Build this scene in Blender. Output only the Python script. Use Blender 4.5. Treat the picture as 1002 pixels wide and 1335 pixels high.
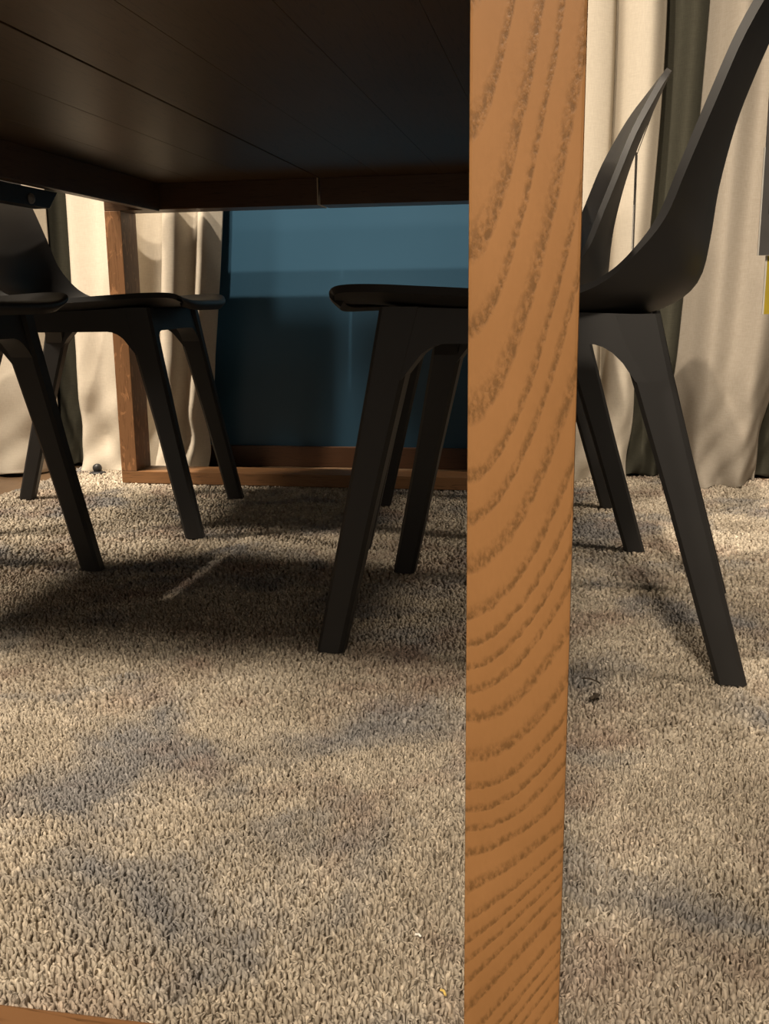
import bpy, bmesh, math, random
import numpy as np
from mathutils import Matrix, Vector
random.seed(7); rng = np.random.default_rng(7)
for o in list(bpy.data.objects): bpy.data.objects.remove(o)
S = bpy.context.scene
C = S.collection

# ------------------------------------------------------------------ camera
cam_d = bpy.data.cameras.new('camera'); cam = bpy.data.objects.new('camera', cam_d); C.objects.link(cam)
cam_d.sensor_fit = 'VERTICAL'; cam_d.sensor_height = 36.0; cam_d.lens = 36.0*1293.3/1335.0
cam_d.clip_start = 0.02; cam_d.clip_end = 50
yaw, pitch, roll = (math.radians(a) for a in (-10.32, 12.0, 0.66))
fw = Vector((math.sin(yaw)*math.cos(pitch), math.cos(yaw)*math.cos(pitch), -math.sin(pitch)))
rt = Vector((math.cos(yaw), -math.sin(yaw), 0)); dn = fw.cross(rt)
r2 = math.cos(roll)*rt + math.sin(roll)*dn; d2 = -math.sin(roll)*rt + math.cos(roll)*dn
mw = Matrix((r2, -d2, -fw)).transposed().to_4x4(); mw.translation = (0, 0, 0.43)
cam.matrix_world = mw
S.camera = cam

# ------------------------------------------------------------------ world, lights, exposure
W = bpy.data.worlds.new('world'); S.world = W; W.use_nodes = True
W.node_tree.nodes['Background'].inputs[0].default_value = (1.0, 0.86, 0.70, 1)
W.node_tree.nodes['Background'].inputs[1].default_value = 0.24
S.view_settings.view_transform = 'Standard'; S.view_settings.look = 'None'
S.view_settings.gamma = 1.0; S.view_settings.use_curve_mapping = False
S.view_settings.exposure = 0.75

def spot(name, loc, target, power, size=70, blend=0.6, radius=0.05, col=(1.0, 0.85, 0.665)):
    l = bpy.data.lights.new(name, 'SPOT'); l.energy = power; l.spot_size = math.radians(size); l.spot_blend = blend
    l.shadow_soft_size = radius; l.color = col
    o = bpy.data.objects.new(name, l); C.objects.link(o); o.location = loc
    o.rotation_euler = (Vector(target)-Vector(loc)).to_track_quat('-Z', 'Y').to_euler()
    return o
spot('spot_lamp_behind_camera', (-0.02, -1.75, 2.50), (-0.20, 0.70, 0.1), 205, 52, 0.8, 0.20)
spot('spot_lamp_behind_camera_left', (-1.10, -1.45, 2.55), (-0.60, 0.80, 0.0), 90, 44, 0.8, 0.20)
spot('spot_lamp_over_table', (-0.47, 0.70, 2.60), (-0.5, 2.2, 0.6), 145, 80, 0.6, 0.025)
spot('spot_lamp_over_table_end', (-0.25, 0.15, 2.65), (-0.35, 2.5, 0.65), 130, 40, 0.6, 0.035)
spot('spot_lamp_beside_table', (-1.95, 0.95, 2.55), (-0.92, 1.75, 0.0), 150, 54, 0.8, 0.16)
spot('fill_spot_far_left', (-3.20, 1.00, 2.70), (-0.75, 1.45, 0.1), 240, 46, 0.8, 0.22)  # unseen fill, added to lift the dark rug under the table
spot('fill_spot_far_right', (2.30, 1.15, 2.70), (-0.10, 1.50, 0.1), 100, 44, 0.8, 0.22)  # weaker unseen fill added from the opposite side
spot('spot_lamp_on_left_curtains', (-1.60, 2.02, 2.60), (-1.02, 2.46, 0.40), 235, 24, 0.8, 0.04)
spot('spot_lamp_by_curtains', (0.45, 1.35, 2.70), (0.50, 2.15, 0.4), 110, 36, 0.9, 0.12)

# ------------------------------------------------------------------ helpers
def link(o, parent=None):
    C.objects.link(o)
    if parent is not None: o.parent = parent
    return o
def tag(o, label=None, cat=None, group=None, kind=None):
    for k, v in (('label', label), ('category', cat), ('group', group), ('kind', kind)):
        if v: o[k] = v
    return o
def empty(name, loc=(0, 0, 0), rz=0):
    o = bpy.data.objects.new(name, None); o.location = loc; o.rotation_euler = (0, 0, rz); o.empty_display_size = .1
    return link(o)
def mesh(name, verts, faces, mat, parent=None, smooth=False, bevel=0, seg=2):
    me = bpy.data.meshes.new(name); me.from_pydata([tuple(v) for v in verts], [], [tuple(f) for f in faces])
    bm = bmesh.new(); bm.from_mesh(me); bmesh.ops.recalc_face_normals(bm, faces=bm.faces)
    if bevel: bmesh.ops.bevel(bm, geom=list(bm.edges), offset=bevel, segments=seg, affect='EDGES', profile=.6)
    bm.to_mesh(me); bm.free()
    if smooth:
        for p in me.polygons: p.use_smooth = True
    me.materials.append(mat)
    return link(bpy.data.objects.new(name, me), parent)
def boxv(x0, x1, y0, y1, z0, z1):
    return ([(x0,y0,z0),(x1,y0,z0),(x1,y1,z0),(x0,y1,z0),(x0,y0,z1),(x1,y0,z1),(x1,y1,z1),(x0,y1,z1)],
            [(0,3,2,1),(4,5,6,7),(0,1,5,4),(1,2,6,5),(2,3,7,6),(3,0,4,7)])
def box(name, b, mat, parent=None, bevel=0, off=(0,0,0)):
    v, f = boxv(*b); v = [(p[0]-off[0], p[1]-off[1], p[2]-off[2]) for p in v]
    return mesh(name, v, f, mat, parent, bevel=bevel)
def catmull(P, n):
    P = np.array(P, float); m = len(P)
    Q = np.vstack([2*P[0]-P[1], P, 2*P[-1]-P[-2]])
    out = []
    for t in np.linspace(0, m-1, n):
        i = min(int(t), m-2); u = t-i; a, b, c, d = Q[i], Q[i+1], Q[i+2], Q[i+3]
        out.append(.5*((2*b)+(-a+c)*u+(2*a-5*b+4*c-d)*u*u+(-a+3*b-3*c+d)*u**3))
    return np.array(out)

# ------------------------------------------------------------------ materials
class N:
    def __init__(s, name):
        s.m = bpy.data.materials.new(name); s.m.use_nodes = True; s.t = s.m.node_tree
        s.b = s.t.nodes['Principled BSDF']
    def n(s, typ, **kw):
        o = s.t.nodes.new(typ)
        for k, v in kw.items(): setattr(o, k, v)
        return o
    def l(s, a, b): s.t.links.new(a, b)
    def val(s, sock, v):
        if hasattr(v, 'is_linked') or isinstance(v, bpy.types.NodeSocket): s.l(v, sock)
        else: sock.default_value = v
    def math(s, op, a, b=0.0, c=0.0):
        o = s.n('ShaderNodeMath', operation=op); s.val(o.inputs[0], a); s.val(o.inputs[1], b); s.val(o.inputs[2], c)
        return o.outputs[0]
    def noise(s, vec, scale, detail=3, rough=.5, dist=0):
        o = s.n('ShaderNodeTexNoise'); s.l(vec, o.inputs['Vector']); o.inputs['Scale'].default_value = scale
        o.inputs['Detail'].default_value = detail; o.inputs['Roughness'].default_value = rough; o.inputs['Distortion'].default_value = dist
        return o.outputs['Fac']
    def coord(s): return s.n('ShaderNodeTexCoord').outputs['Object']
    def mapping(s, vec, scale=(1,1,1), loc=(0,0,0), rot=(0,0,0)):
        o = s.n('ShaderNodeMapping'); s.l(vec, o.inputs[0]); o.inputs['Scale'].default_value = scale
        o.inputs['Location'].default_value = loc; o.inputs['Rotation'].default_value = rot; return o.outputs[0]
    def ramp(s, fac, stops):
        o = s.n('ShaderNodeValToRGB'); s.l(fac, o.inputs[0]); e = o.color_ramp.elements
        while len(e) < len(stops): e.new(.5)
        for i, (p, c) in enumerate(stops):
            e[i].position = p; e[i].color = (*c, 1) if len(c) == 3 else c
        return o.outputs[0]
    def mix(s, fac, a, b, mode='MIX'):
        o = s.n('ShaderNodeMix', data_type='RGBA', blend_type=mode); s.val(o.inputs[0], fac)
        for i, v in ((6, a), (7, b)):
            if isinstance(v, tuple): o.inputs[i].default_value = (*v, 1)
            else: s.l(v, o.inputs[i])
        return o.outputs[2]
    def bump(s, h, strength=.3, dist=.002):
        o = s.n('ShaderNodeBump'); s.l(h, o.inputs['Height']); o.inputs['Strength'].default_value = strength; o.inputs['Distance'].default_value = dist
        s.l(o.outputs[0], s.b.inputs['Normal'])
    def out(s, col=None, rough=.5, spec=.5):
        if isinstance(col, tuple): s.b.inputs['Base Color'].default_value = (*col, 1)
        elif col is not None: s.l(col, s.b.inputs['Base Color'])
        s.val(s.b.inputs['Roughness'], rough); s.b.inputs['Specular IOR Level'].default_value = spec
        return s.m

def plain(name, col, rough=.5, spec=.5, var=.1, scale=30):
    k = N(name); c = k.coord(); n = k.noise(c, scale)
    lo = tuple(x*(1-var) for x in col); hi = tuple(min(1, x*(1+var)) for x in col)
    return k.out(k.ramp(n, [(.3, lo), (.7, hi)]), rough, spec)

def oak(name, axis, light, dark, fleck=0.0):
    """generic oak, grain running along axis 0/1/2"""
    k = N(name); c = k.coord()
    sc = [26, 26, 26]; sc[axis] = 1.6
    v = k.mapping(c, tuple(sc))
    g = k.noise(v, 1.6, 4, .55, .6)
    rings = k.math('FRACT', k.math('MULTIPLY', g, 9.0))
    sp = [420, 420, 420]; sp[axis] = 22
    p = k.noise(k.mapping(c, tuple(sp)), 1, 2)
    line = k.math('MULTIPLY', k.ramp(rings, [(0, (1,1,1)), (.35, (0,0,0)), (1, (0,0,0))]), k.ramp(p, [(.4, (0,0,0)), (.6, (1,1,1))]))
    col = k.mix(line, light, dark)
    col = k.mix(k.math('MULTIPLY', k.noise(c, 9, 2), .35), col, dark)
    if fleck:
        f = [70, 70, 70]; f[axis] = 28
        fl = k.ramp(k.noise(k.mapping(c, tuple(f), rot=(.3, .5, .2)), 1, 2, .5, 1.2), [(.58, (0,0,0)), (.66, (1,1,1))])
        col = k.mix(k.math('MULTIPLY', fl, fleck), col, tuple(min(1, x*1.9) for x in light))
    k.bump(p, .15, .0006)
    return k.out(col, .42, .4)

def oak_front():
    """flat-sawn oak face of the near post: nested U-shaped growth rings"""
    k = N('oak_cathedral_grain'); g = k.n('ShaderNodeNewGeometry').outputs['Position']
    c = g
    sep = k.n('ShaderNodeSeparateXYZ'); k.l(c, sep.inputs[0]); X, Y, Z = sep.outputs
    wob = k.math('SUBTRACT', k.noise(k.mapping(c, (55, 20, 26)), 1, 2, .5), .5)
    wob2 = k.math('SUBTRACT', k.noise(k.mapping(c, (420, 60, 260)), 1, 2, .5), .5)
    x = k.math('MAXIMUM', k.math('DIVIDE', k.math('ADD', X, .0362), .0405), .02)
    x = k.math('ADD', x, k.math('MULTIPLY', wob, .12))
    x = k.math('MAXIMUM', x, .02)
    q = k.math('ADD', k.math('POWER', x, 2.0), .01)
    w = k.math('SUBTRACT', k.math('SUBTRACT', Z, .225), k.math('MULTIPLY', q, .034))
    tilt = k.math('MULTIPLY', k.math('MAXIMUM', k.math('SUBTRACT', .225, Z), 0), x)
    w = k.math('SUBTRACT', w, k.math('MULTIPLY', tilt, .55))
    wp = k.math('MAXIMUM', w, 0); wn = k.math('MINIMUM', w, 0)
    disc = k.math('SQRT', k.math('ADD', 1, k.math('MULTIPLY', k.math('MULTIPLY', q, wp), 15.0)))
    d = k.math('DIVIDE', k.math('SUBTRACT', disc, 1), k.math('MULTIPLY', q, 7.5))
    d = k.math('ADD', d, wn)
    d = k.math('ADD', d, k.math('ADD', k.math('MULTIPLY', wob, .007), k.math('MULTIPLY', wob2, .0028)))
    # uneven year widths
    d = k.math('ADD', d, k.math('MULTIPLY', k.math('SINE', k.math('MULTIPLY', d, 95.0)), .0032))
    dl = k.math('MINIMUM', d, .08); dh = k.math('MAXIMUM', k.math('SUBTRACT', d, .08), 0)
    dh = k.math('DIVIDE', k.math('LOGARITHM', k.math('ADD', 1, k.math('MULTIPLY', dh, 13.0)), math.e), 13.0)
    ph = k.math('FRACT', k.math('DIVIDE', k.math('ADD', dl, dh), .0122))
    band = k.ramp(ph, [(0, (0,0,0)), (.10, (1,1,1)), (.24, (.85,.85,.85)), (.44, (.12,.12,.12)), (1, (0,0,0))])
    pore = k.ramp(k.noise(k.mapping(c, (620, 60, 330)), 1, 2, .6), [(.36, (.2,.2,.2)), (.62, (1,1,1))])
    amt = k.math('MULTIPLY', band, pore)
    base = k.mix(k.noise(k.mapping(c, (45, 20, 16)), 1, 3), (.295, .142, .049), (.405, .203, .078))
    fine = k.noise(k.mapping(c, (900, 60, 110)), 1, 2)
    base = k.mix(k.math('MULTIPLY', fine, .25), base, (.30, .14, .05))
    col = k.mix(k.math('MULTIPLY', amt, .72), base, (.105, .052, .016))
    h = k.math('SUBTRACT', 1, amt); k.bump(h, .25, .0006)
    return k.out(col, .45, .35)

M = {}
M['post'] = oak_front()
M['oak_x'] = oak('oak_across', 0, (.30,.15,.065), (.12,.058,.024))
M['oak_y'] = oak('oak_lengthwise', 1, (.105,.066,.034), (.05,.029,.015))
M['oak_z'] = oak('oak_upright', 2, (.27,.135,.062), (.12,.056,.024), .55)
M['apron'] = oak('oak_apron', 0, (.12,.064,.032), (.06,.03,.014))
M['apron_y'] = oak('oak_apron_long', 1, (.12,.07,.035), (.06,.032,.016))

M['slot_light'] = plain('slot_light_wood', (.85,.72,.55), .6)  # pale wood colour stands in for light in the far rail slot

def chair_plastic():
    k = N('anthracite_wood_plastic'); c = k.coord()
    n = k.noise(c, 900, 2); s = k.noise(c, 14, 3)
    col = k.mix(s, (.0165,.0158,.0157), (.0225,.0216,.0216))
    k.bump(n, .12, .0004)
    return k.out(col, k.math('ADD', k.math('MULTIPLY', s, .12), .44), .45)
M['chair'] = chair_plastic()

def linen(name, a, b):
    k = N(name); c = k.coord()
    wv = k.noise(k.mapping(c, (900, 900, 60)), 1, 2); wh = k.noise(k.mapping(c, (60, 60, 1100)), 1, 2)
    wz = k.math('MULTIPLY', k.math('ADD', wv, wh), .5)
    col = k.mix(k.ramp(wz, [(.35, (0,0,0)), (.65, (1,1,1))]), a, b)
    k.bump(wz, .2, .0006)
    # crumples
    return k.out(col, .9, .1)
M['cream'] = linen('cream_linen', (.53,.475,.395), (.62,.565,.475))
M['beige'] = linen('beige_linen', (.30,.265,.22), (.37,.33,.28))
M['olive'] = linen('olive_grey_linen', (.050,.048,.036), (.068,.065,.049))

def teal():
    k = N('glossy_teal_paint'); c = k.coord()
    n = k.noise(c, 6, 3)
    return k.out(k.mix(n, (.036,.096,.160), (.042,.108,.180)), .30, .3)
M['teal'] = teal()
M['skirting'] = oak('dark_skirting', 0, (.105,.050,.026), (.05,.025,.012))
M['floor'] = oak('brown_floor', 1, (.20,.125,.072), (.09,.055,.03))
M['plaster'] = plain('warm_plaster', (.55,.48,.38), .9, .2)
M['ceiling'] = plain('dark_ceiling', (.30,.27,.23), .9, .2)
M['black'] = plain('black_metal', (.02,.02,.022), .45)
M['steel'] = plain('dull_steel', (.25,.25,.25), .4)
M['tag_grey'] = plain('dark_grey_card', (.085,.08,.078), .6, .4)
M['tag_ink'] = plain('tag_ink', (.018,.017,.017), .6)
M['tag_white'] = plain('white_card', (.75,.72,.66), .7)
M['tag_yellow'] = plain('yellow_card', (.50,.37,.02), .6)
M['gold'] = plain('yellow_fleck', (.9,.65,.2), .3); M['white'] = plain('white_fleck', (.9,.88,.82), .4)
M['lint'] = plain('dark_lint', (.06,.045,.03), .9)

def rug_mat(pile):
    k = N('rug_pile' if pile else 'rug_backing'); c = k.coord()
    a = k.noise(c, 4.2, 4, .6, .4); b = k.noise(k.mapping(c, (1,1,1), (5,3,1)), 9, 4, .65, .3)
    warm = k.mix(k.ramp(b, [(.35, (0,0,0)), (.65, (1,1,1))]), (.46,.395,.31), (.63,.555,.45))
    grey = k.mix(k.ramp(a, [(.50, (0,0,0)), (.62, (1,1,1))]), warm, (.30,.285,.275))
    r_ = k.noise(k.mapping(c, (1,1,1), (9,2,4)), 5.5, 3, .6, .5)
    grey = k.mix(k.ramp(r_, [(.52, (0,0,0)), (.70, (.7,.7,.7))]), grey, (.36,.255,.20))
    if pile:
        at = k.n('ShaderNodeAttribute', attribute_name='yarn').outputs['Fac']
        col = k.mix(1.0, grey, k.ramp(at, [(0, (.64,.63,.63)), (.35, (.84,.84,.84)), (.88, (.95,.95,.95)), (1, (1.3,1.3,1.3))]), 'MULTIPLY')
        return k.out(col, .85, .25)
    return k.out(k.mix(.3, grey, (.25,.20,.15)), .95, .1)
M['rug'] = rug_mat(False); M['pile'] = rug_mat(True)

# ------------------------------------------------------------------ the setting
def struct(name, b, m):
    return tag(box(name, b, m), kind='structure')
WALL = 2.62
struct('floor', (-3.6, 3.0, -3.2, WALL, -.045, -.012), M['floor'])
struct('ceiling', (-3.6, 3.0, -3.2, WALL, 2.85, 2.95), M['ceiling'])
struct('wall_back', (-3.6, 3.0, WALL, WALL+.12, -.045, 2.85), M['teal'])
struct('wall_left', (-3.72, -3.6, -3.2, WALL, -.045, 2.85), M['plaster'])
struct('wall_right', (3.0, 3.12, -3.2, WALL, -.045, 2.85), M['plaster'])
tag(box('baseboard_back', (-3.6, 3.0, WALL-.016, WALL, -.012, .044), M['skirting'], bevel=.002), kind='structure')

# ------------------------------------------------------------------ rug
RX0, RX1, RY0, RY1 = -1.285, 1.15, -0.35, 2.50
rug = box('rug', (RX0, RX1, RY0, RY1, -.012, -.007), M['rug'])
tag(rug, 'mottled beige and grey short pile rug under the table and chairs', 'rug')
def make_pile():
    P = []
    for y0, y1, g in ((RY0, .10, .010), (.10, .40, .0062), (.40, .95, .0033), (.95, 1.45, .0048), (1.45, RY1, .0072)):
        nx = int((RX1-RX0)/g); ny = max(1, int((y1-y0)/g))
        xs, ys = np.meshgrid(RX0+(np.arange(nx)+.5)*g, y0+(np.arange(ny)+.5)*g)
        p = np.stack([xs.ravel(), ys.ravel(), np.full(xs.size, g)], 1)
        p[:, :2] += rng.uniform(-.5, .5, (len(p), 2))*g
        P.append(p)
    P = np.vstack(P); n = len(P)
    g = P[:, 2]
    rad = .50*g*rng.uniform(.75, 1.25, n)
    az = rng.uniform(0, 2*np.pi, n); lean = rng.uniform(.1, .9, n)*(.0030+.45*g)
    hgt = rng.uniform(.0065, .0095, n)
    base = np.stack([np.clip(P[:, 0], RX0+.002, RX1-.002), P[:, 1], np.full(n, -.0075)], 1)
    mid = base + np.stack([np.cos(az)*lean*.45, np.sin(az)*lean*.45, hgt*.75], 1)
    tip = base + np.stack([np.cos(az+.5)*lean*1.2, np.sin(az+.5)*lean*1.2, hgt], 1)
    V = np.zeros((n, 7, 3)); ph = rng.uniform(0, 2.1, n)
    for j in range(3):
        a = ph+j*2*np.pi/3
        d = np.stack([np.cos(a), np.sin(a), np.zeros(n)], 1)
        V[:, j] = base+d*rad[:, None]*.8
        V[:, 3+j] = mid+d*rad[:, None]*1.0
    V[:, 6] = tip
    F = []
    for j in range(3):
        k2 = (j+1) % 3
        F += [(j, k2, 3+k2), (j, 3+k2, 3+j), (3+j, 3+k2, 6)]
    F = np.array(F)
    faces = (F[None]+(np.arange(n)*7)[:, None, None]).reshape(-1, 3)
    me = bpy.data.meshes.new('pile')
    me.vertices.add(n*7); me.vertices.foreach_set('co', V.reshape(-1).astype(np.float32))
    nf = len(faces); me.loops.add(nf*3); me.polygons.add(nf)
    me.loops.foreach_set('vertex_index', faces.reshape(-1).astype(np.int32))
    me.polygons.foreach_set('loop_start', (np.arange(nf)*3).astype(np.int32))
    me.polygons.foreach_set('use_smooth', np.ones(nf, bool))
    me.update(calc_edges=True)
    at = me.attributes.new('yarn', 'FLOAT', 'POINT')
    at.data.foreach_set('value', np.repeat(rng.uniform(0, 1, n), 7).astype(np.float32))
    me.materials.append(M['pile'])
    return tag(link(bpy.data.objects.new('pile', me), rug), kind='stuff')
make_pile()

# ------------------------------------------------------------------ dining table
T = Vector((-0.53, 1.352, 0))
PX0, PX1 = -1.064, .0045           # outer faces of the posts
NY0, NY1, FY0, FY1 = .37, .46, 2.25, 2.335
ZU, ZT = .700, .732                # underside and top of the table top
table = empty('dining_table', T)
tag(table, 'brown oak dining table with square frame legs, seen from below its top', 'table')
def tb(name, b, m, bevel=.0015, parent=table): return box(name, b, m, parent, bevel, T)
for y0, y1, near in ((NY0, NY1, True), (FY0, FY1, False)):
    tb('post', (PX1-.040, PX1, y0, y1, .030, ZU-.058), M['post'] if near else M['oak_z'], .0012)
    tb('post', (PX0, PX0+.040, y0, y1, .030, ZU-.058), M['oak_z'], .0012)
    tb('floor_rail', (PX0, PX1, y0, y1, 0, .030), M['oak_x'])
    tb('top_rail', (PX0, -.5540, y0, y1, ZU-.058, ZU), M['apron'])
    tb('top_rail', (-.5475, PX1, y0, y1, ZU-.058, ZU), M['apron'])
tb('slot_light_strip', (-.5540, -.5525, FY0, FY1, ZU-.058, ZU), M['slot_light'], 0)  # pale strip paints the bright lit face of the slot
for x0 in (-.95, -.060):
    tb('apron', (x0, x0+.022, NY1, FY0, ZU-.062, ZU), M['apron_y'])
edges = [-1.066, -.958, -.822, -.685, -.5505, -.411, -.2715, -.1405, .0045]
for i in range(8):
    a, b = edges[i], edges[i+1]
    if i == 4: a = -.5470
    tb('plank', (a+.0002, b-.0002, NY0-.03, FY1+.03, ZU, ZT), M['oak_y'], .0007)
for a, b in ((NY0-.03, 1.16), (1.50, 2.20)):
    tb('gap_light_stop', (-.5515, -.5460, a, b, ZU+.008, ZT-.006), M['apron_y'], 0)  # added strips block the gap to keep the light streak on the rug short
br = mesh('mounting_bracket', *[( [(x-T.x, y-T.y, z) for x in (-.985, -.955) for (y, z) in ((.9,.606),(1.79,.606),(1.825,.638),(.9,.638))] ),
          [(0,1,2,3),(4,7,6,5),(0,4,5,1),(1,5,6,2),(2,6,7,3),(3,7,4,0)]], M['black'], table, bevel=.001)
def dome(r, h, n=16, rows=5):
    v, f = [], []
    for i in range(rows+1):
        a = i/rows*math.pi/2
        for j in range(n): v.append((r*math.cos(a)*math.cos(2*math.pi*j/n), r*math.cos(a)*math.sin(2*math.pi*j/n), h*math.sin(a)))
    for i in range(rows):
        for j in range(n): f.append((i*n+j, i*n+(j+1)%n, (i+1)*n+(j+1)%n, (i+1)*n+j))
    f.append(tuple(range(n)))
    return v, f
v, f = dome(.010, .007); sc = mesh('screw_head', [(-.955+p[2]-T.x, 1.724+p[1]-T.y, .618+p[0]) for p in v], f, M['steel'], br, True)

# ------------------------------------------------------------------ chairs
def sides(v): return v
CEN = [(.240,.417),(.246,.428),(.236,.4355),(.20,.435),(.12,.428),(.04,.423),(-.04,.420),(-.10,.419),(-.145,.427),(-.178,.452),(-.190,.50),(-.197,.56),(-.212,.63),(-.232,.69),(-.258,.755),(-.272,.79),(-.281,.812)]
EDG = [(.226,.424),(.234,.436),(.222,.4475),(.18,.4495),(.11,.446),(.04,.442),(-.02,.440),(-.06,.444),(-.09,.458),(-.115,.482),(-.138,.515),(-.157,.565),(-.182,.63),(-.206,.69),(-.238,.75),(-.258,.782),(-.272,.80)]
WID = [.160,.178,.194,.207,.216,.218,.216,.212,.208,.206,.207,.209,.209,.203,.188,.165,.115]
def shell_mesh():
    R_, K = 65, 25
    c = catmull(CEN, R_); e = catmull(EDG, R_); w = catmull([(a,) for a in WID], R_)[:, 0]
    top = np.zeros((R_, K, 3))
    for i in range(R_):
        for j in range(K):
            t = -1+2*j/(K-1); bl = min(1, max(0, (c[i][1]-.43)/.08)) if c[i][0] < -.05 else 0; a = abs(t)**(5.0-2.9*bl)
            p = c[i]*(1-a)+e[i]*a
            top[i, j] = (p[0], w[i]*t, p[1])
    du = np.gradient(top, axis=0); dv = np.gradient(top, axis=1)
    nn = np.cross(du, dv); nn /= np.linalg.norm(nn, axis=2, keepdims=True)+1e-9
    if nn[20, 12, 2] < 0: nn = -nn
    th = .0095
    bot = top-nn*th
    V = np.vstack([top.reshape(-1, 3), bot.reshape(-1, 3)]); o = R_*K; F = []
    for i in range(R_-1):
        for j in range(K-1):
            q = (i*K+j, i*K+j+1, (i+1)*K+j+1, (i+1)*K+j); F.append(q); F.append(tuple(o+x for x in q[::-1]))
    ring = [j for j in range(K)]+[i*K+K-1 for i in range(1, R_)]+[(R_-1)*K+j for j in range(K-2, -1, -1)]+[i*K for i in range(R_-2, 0, -1)]
    for a, b in zip(ring, ring[1:]+ring[:1]): F.append((a, b, o+b, o+a))
    return V, F
FR_B, FR_T = (.237, .190), (.147, .166)      # front leg: foot and top (u, v)
RE_B, RE_T = (-.241, .186), (-.116, .160)
ZTOP = .421
def leg_mesh(b, t, s, zt):
    secs = [(0.0, .034, .026), (.20, .038, .029), (.34, .045, .034), (zt, .052, .034)]
    V, F = [], []
    for z, a, d in secs:
        k = z/ZTOP; cu = b[0]+(t[0]-b[0])*k; cv = s*(b[1]+(t[1]-b[1])*k)
        c = .005
        for (x, y) in ((-a/2+c,-d/2),(a/2-c,-d/2),(a/2,-d/2+c),(a/2,d/2-c),(a/2-c,d/2),(-a/2+c,d/2),(-a/2,d/2-c),(-a/2,-d/2+c)):
            V.append((cu+x, cv+y, z))
    n = 8
    for i in range(len(secs)-1):
        for j in range(n): F.append((i*n+j, i*n+(j+1)%n, (i+1)*n+(j+1)%n, (i+1)*n+j))
    F.append(tuple(range(n))[::-1]); F.append(tuple((len(secs)-1)*n+j for j in range(n)))
    return V, F
def arch(P, Q, sP, sQ, inP, inQ, th, V, F, zt, r=.062, zlow=.381, drop=.075):
    """rail from P to Q (u,v at top) whose lower edge sweeps down into both legs"""
    P, Q = Vector(P), Vector(Q); d = (Q-P); L = d.length; d.normalize(); nrm = Vector((-d.y, d.x))
    m = 32; o = len(V)
    for i in range(m+1):
        s = L*i/m
        e = min(s-inP, L-inQ-s)
        x = max(0., min(1., 1-e/r))
        z = zlow-drop*(1-math.sqrt(max(0, 1-x*x))) if e > 0 else zlow-drop
        p = P+d*s
        for sgn in (-1, 1):
            q = p+nrm*sgn*th/2
            k = i/m; sh = (Vector(sP)*(1-k)+Vector(sQ)*k)*(ZTOP-z)
            V.append((q.x+sh.x, q.y+sh.y, z)); V.append((q.x, q.y, zt[0]*(1-k)+zt[1]*k))
    for i in range(m):
        a = o+i*4; b = a+4
        F += [(a, b, b+1, a+1), (a+2, a+3, b+3, b+2), (a, a+2, b+2, b), (a+1, b+1, b+3, a+3)]
    F += [(o, o+1, o+3, o+2), (o+m*4, o+m*4+2, o+m*4+3, o+m*4+1)]
def frame_mesh():
    V, F = [], []
    def slope(b, t, s): return ((b[0]-t[0])/ZTOP, s*(b[1]-t[1])/ZTOP)
    for s in (-1, 1):
        arch((FR_T[0], s*FR_T[1]), (RE_T[0], s*RE_T[1]), slope(FR_B, FR_T, s), slope(RE_B, RE_T, s), .022, .020, .0338, V, F, (.4235, .413), r=.036, drop=.042)
    for b, t, zt in ((FR_B, FR_T, .4215), (RE_B, RE_T, .411)):
        arch((t[0], -t[1]), (t[0], t[1]), slope(b, t, -1), slope(b, t, 1), .015, .015, .036, V, F, (zt, zt), r=.040, drop=.045)
    return V, F
_cache = {}
def make_chair(loc, face, label):
    """face: world heading (radians) the sitter looks towards"""
    t = empty('dining_chair', (loc[0], loc[1], 0), face)
    tag(t, label, 'chair', 'dark grey plastic chairs around the table')
    def part(name, key, fn, smooth=False, bevel=0):
        if key not in _cache:
            o = mesh(name, *fn(), M['chair'], t, smooth, bevel)
            if smooth:
                o.data.set_sharp_from_angle(angle=math.radians(32)) if hasattr(o.data, 'set_sharp_from_angle') else None
            _cache[key] = o.data; return o
        return link(bpy.data.objects.new(name, _cache[key]), t)
    part('seat_shell', 'shell', shell_mesh, True)
    part('seat_frame', 'frame', frame_mesh, True)
    for s in (-1, 1):
        part('leg', ('f', s), lambda: leg_mesh(FR_B, FR_T, s, .4235))
        part('leg', ('r', s), lambda: leg_mesh(RE_B, RE_T, s, .413))
    return t
PI = math.pi
make_chair((-.028, 1.328), PI+math.radians(-5.0), 'dark grey plastic chair nearest the front post, its back cut by the photo edge')
make_chair((-.128, 1.895), PI+math.radians(4.5), 'dark grey plastic chair before the cream curtains, whole back visible right of the front post')
make_chair((-.934, 1.882), math.radians(7.0), 'dark grey plastic chair beside the far left table post, seat and backrest in view')
make_chair((-.995, 1.285), math.radians(1.0), 'dark grey plastic chair at the left photo edge, only seat tip and legs visible')

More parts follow.
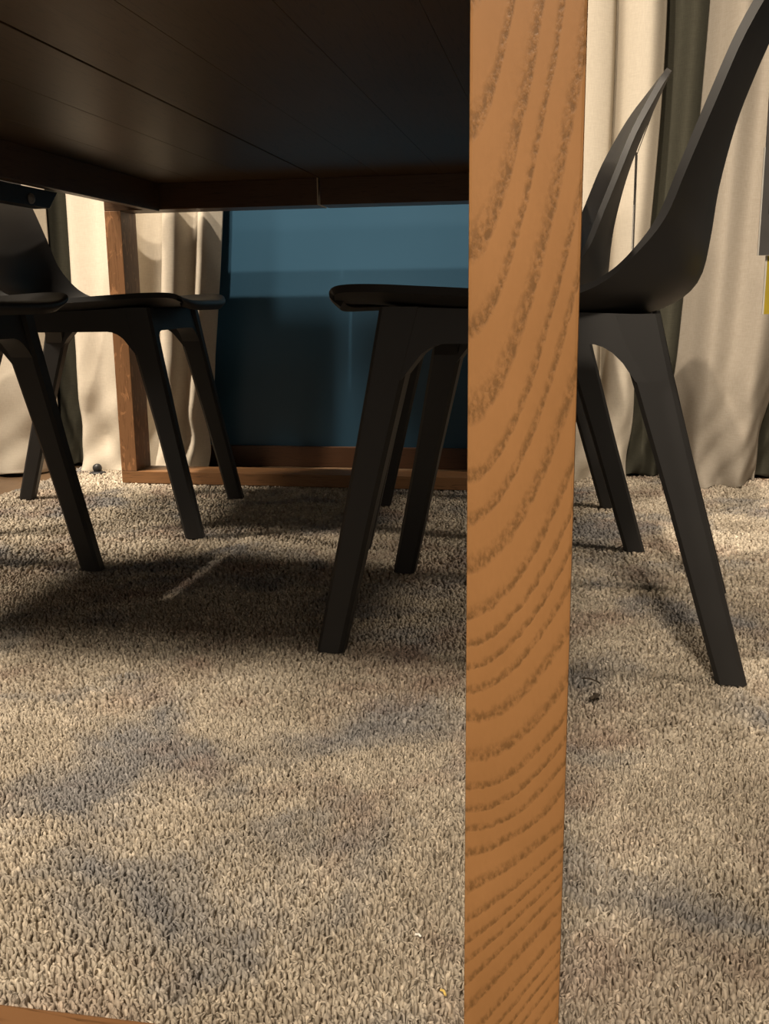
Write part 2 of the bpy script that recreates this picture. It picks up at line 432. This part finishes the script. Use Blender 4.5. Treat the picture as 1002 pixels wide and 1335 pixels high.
# ------------------------------------------------------------------ curtains
def curtain(label, mat, bottom, top, z0=-.004, z1=2.60, cols=None, amp=.012, seed=0, group=None, flare=1.6):
    n = cols or 14*len(bottom); rows = 64
    B, Tp = catmull(bottom, n), catmull(top, n)
    r = np.random.default_rng(seed); p1, p2, p3 = r.uniform(0, 6.28, 3)
    V = []
    for i in range(rows):
        k = (i/(rows-1))**1.5; z = z0+(z1-z0)*k
        g = (max(0, 1-z/1.1))**flare
        for j in range(n):
            x, y = B[j]*g+Tp[j]*(1-g)
            s = j/n*9
            cr = max(0, 1-z/.35)**1.2
            y += -amp*cr*(math.sin(z*34+s*2.1+p1)*.6+math.sin(z*61-s*3.3+p2)*.4)-.03*max(0, 1-z/.10)**2*(.5+.5*math.sin(s*2.3+p3))
            x += amp*.5*cr*math.sin(z*27+s+p3) + .004*math.sin(z*5+p1)
            V.append((x, y, z + (.004*math.sin(s*3+p2) if i == 0 else 0)))
    F = [(i*n+j, i*n+j+1, (i+1)*n+j+1, (i+1)*n+j) for i in range(rows-1) for j in range(n-1)]
    o = mesh('curtain', V, F, mat, None, True)
    so = o.modifiers.new('thickness', 'SOLIDIFY'); so.thickness = .0025; so.offset = 0
    return tag(o, label, 'curtain', group)
CG = 'floor length linen curtains'
def pl(*p): return list(p)
# right side
curtain('bright cream linen curtain hanging just right of the front oak post', M['cream'],
        pl((-.16,2.47),(-.10,2.41),(-.04,2.47),(.015,2.41),(.07,2.45),(.085,2.50),(.105,2.44),(.135,2.43),(.155,2.47)),
        pl((-.16,2.47),(-.10,2.42),(-.05,2.47),(.02,2.42),(.078,2.44),(.092,2.50),(.112,2.44),(.165,2.42),(.20,2.48)), seed=1, group=CG)
curtain('olive grey linen curtain hanging between the cream and beige curtains behind the chairs', M['olive'],
        pl((.125,2.57),(.15,2.54),(.19,2.55),(.225,2.525),(.26,2.55),(.31,2.56),(.35,2.575)),
        pl((.185,2.57),(.205,2.54),(.24,2.55),(.27,2.525),(.31,2.55),(.35,2.56),(.39,2.575)), seed=2, group=CG)
curtain('beige linen curtain at the right photo edge behind the nearest chair', M['beige'],
        pl((.235,2.49),(.262,2.455),(.295,2.385),(.345,2.395),(.395,2.385),(.425,2.44),(.445,2.49)),
        pl((.30,2.50),(.325,2.45),(.365,2.405),(.42,2.445),(.47,2.405),(.52,2.44),(.56,2.50)), seed=3, group=CG)
curtain('olive grey linen curtain showing only its hem beside the beige curtain at right', M['olive'],
        pl((.42,2.575),(.46,2.55),(.52,2.56),(.60,2.53),(.70,2.56),(.80,2.53),(.9,2.56)),
        pl((.54,2.575),(.57,2.55),(.60,2.56),(.66,2.54),(.74,2.56),(.82,2.53),(.9,2.56)), seed=4, group=CG)
# left side
curtain('cream linen curtain at the left photo edge behind the chairs', M['cream'],
        pl((-2.1,2.45),(-2.0,2.38),(-1.88,2.44),(-1.76,2.37),(-1.64,2.42),(-1.53,2.36),(-1.44,2.37),(-1.37,2.41),(-1.34,2.47)),
        pl((-2.1,2.46),(-2.0,2.40),(-1.88,2.47),(-1.76,2.40),(-1.64,2.46),(-1.53,2.41),(-1.44,2.45),(-1.37,2.42),(-1.335,2.48)), seed=5, group=CG)
curtain('narrow olive grey curtain strip between the two cream curtains on the left', M['olive'],
        pl((-1.40,2.58),(-1.365,2.55),(-1.33,2.54),(-1.30,2.56),(-1.265,2.54),(-1.22,2.58)),
        pl((-1.39,2.58),(-1.36,2.56),(-1.33,2.54),(-1.30,2.565),(-1.275,2.55),(-1.24,2.58)), seed=6, group=CG)
curtain('cream linen curtain behind the far left table post, its edge against the teal wall', M['cream'],
        pl((-1.275,2.50),(-1.25,2.44),(-1.20,2.455),(-1.14,2.43),(-1.11,2.50),(-1.07,2.51),(-1.045,2.44),(-1.01,2.42),(-.985,2.46),(-.955,2.44),(-.93,2.50)),
        pl((-1.285,2.52),(-1.265,2.46),(-1.19,2.47),(-1.12,2.44),(-1.085,2.53),(-1.03,2.54),(-.995,2.46),(-.955,2.435),(-.915,2.475),(-.88,2.45),(-.845,2.50)), seed=7, group=CG)

# ------------------------------------------------------------------ small things
def hang_tag(name, label, origin, rz, w, h, main, glyphs, hook, group=None):
    t = empty(name, origin, rz); tag(t, label, 'tag', group)
    box('card', (0, w, -.0008, .0008, -h, 0), M[main], t)
    box('card_edge', (-.0016, 0, -.0010, .0010, -h, -h*.45), M['tag_white'], t)
    for (x0, x1, z0, z1) in glyphs: box('print_mark', (x0, x1, -.0014, -.0008, z0, z1), M['tag_ink'], t)
    a = Vector((w*.5, 0, -.004)); b = Matrix.Rotation(-rz, 3, 'Z') @ (Vector(hook)-Vector(origin))
    V = [p+Vector(q) for p in (a, b) for q in ((-.0007,-.0007,0),(.0007,-.0007,0),(.0007,.0007,0),(-.0007,.0007,0))]
    mesh('string', V, [(0,1,5,4),(1,2,6,5),(2,3,7,6),(3,0,4,7),(3,2,1,0),(4,5,6,7)], M['tag_ink'], t)
    return t
gl = []
zz = -.045
for a in range(5):
    gl.append((.010, .0125, zz-.012, zz)); gl.append((.010, .019, zz-.0025, zz)); gl.append((.0165, .019, zz-.010, zz-.003))
    gl.append((.022, .034, zz-.003, zz)); zz -= .019
gl += [(.008, .018, -.178, -.160), (.022, .05, -.165, -.160), (.022, .05, -.178, -.173)]
hang_tag('price_tag', 'dark grey price tag hanging behind the nearest chair at the photo edge', (.227, 1.30, .705), 0, .12, .226, 'tag_grey', gl, (.258, 1.318, .808), group='tags hanging from the chair backs')
yt = empty('yellow_tag', (.237, 1.31, .475)); tag(yt, 'yellow card tag hanging below the dark grey price tag', 'tag')
box('card', (.002, .10, -.0008, .0008, -.066, .004), M['tag_yellow'], yt); box('card_edge', (0, .002, -.001, .001, -.066, .004), M['tag_white'], yt)
hang_tag('price_tag', 'narrow dark tag seen edge on behind the chair by the cream curtains', (.111, 1.86, .680), math.radians(84), .06, .20, 'tag_grey', [(.01,.05,-.06,-.05)], (.160, 1.915, .806), group='tags hanging from the chair backs')

kn = empty('curtain_weight', (-1.195, 2.385, 0)); tag(kn, 'small black round knob lying on the rug at the curtain hem', 'knob')
v, f = dome(.022, .006); mesh('base', [(p[0], p[1], p[2]-.001) for p in v], f, M['black'], kn, True)
v, f = dome(.012, .012); mesh('ball', [(p[0], p[1], p[2]+.012) for p in v]+[(p[0], p[1], .012-p[2]) for p in v], f[:-1]+[tuple(i+len(v) for i in q) for q in f[:-1]], M['black'], kn, True)

def scrap(name, label, cat, pts, rad, m):
    cu = bpy.data.curves.new(name, 'CURVE'); cu.dimensions = '3D'; cu.bevel_depth = rad; cu.bevel_resolution = 1
    sp = cu.splines.new('POLY'); sp.points.add(len(pts)-1)
    for p, q in zip(sp.points, pts): p.co = (*q, 1)
    tmp = bpy.data.objects.new('t', cu); C.objects.link(tmp)
    dg = bpy.context.evaluated_depsgraph_get(); me = bpy.data.meshes.new_from_object(tmp.evaluated_get(dg))
    bpy.data.objects.remove(tmp); me.materials.clear(); me.materials.append(m)
    return tag(link(bpy.data.objects.new(name, me)), label, cat)
scrap('lint_thread', 'short dark thread lying on the rug right of the front post', 'lint', [(.028,1.094,.005),(.036,1.090,.007),(.044,1.086,.006),(.048,1.081,.005)], .0009, M['lint'])
scrap('lint_tuft', 'small dark brown fluff on the rug below the thread', 'lint', [(.036,1.036,.004),(.042,1.040,.006),(.046,1.046,.005),(.041,1.043,.007),(.044,1.034,.005)], .0022, M['lint'])
scrap('gold_fleck', 'tiny shiny yellow fleck on the rug by the front post', 'fleck', [(-.067,.547,.004),(-.0648,.545,.005),(-.0635,.5425,.004)], .0009, M['gold'])
scrap('white_fleck', 'tiny white fleck on the rug beside the front post', 'fleck', [(-.091,.600,.004),(-.0885,.599,.005),(-.087,.598,.004)], .0009, M['white'])
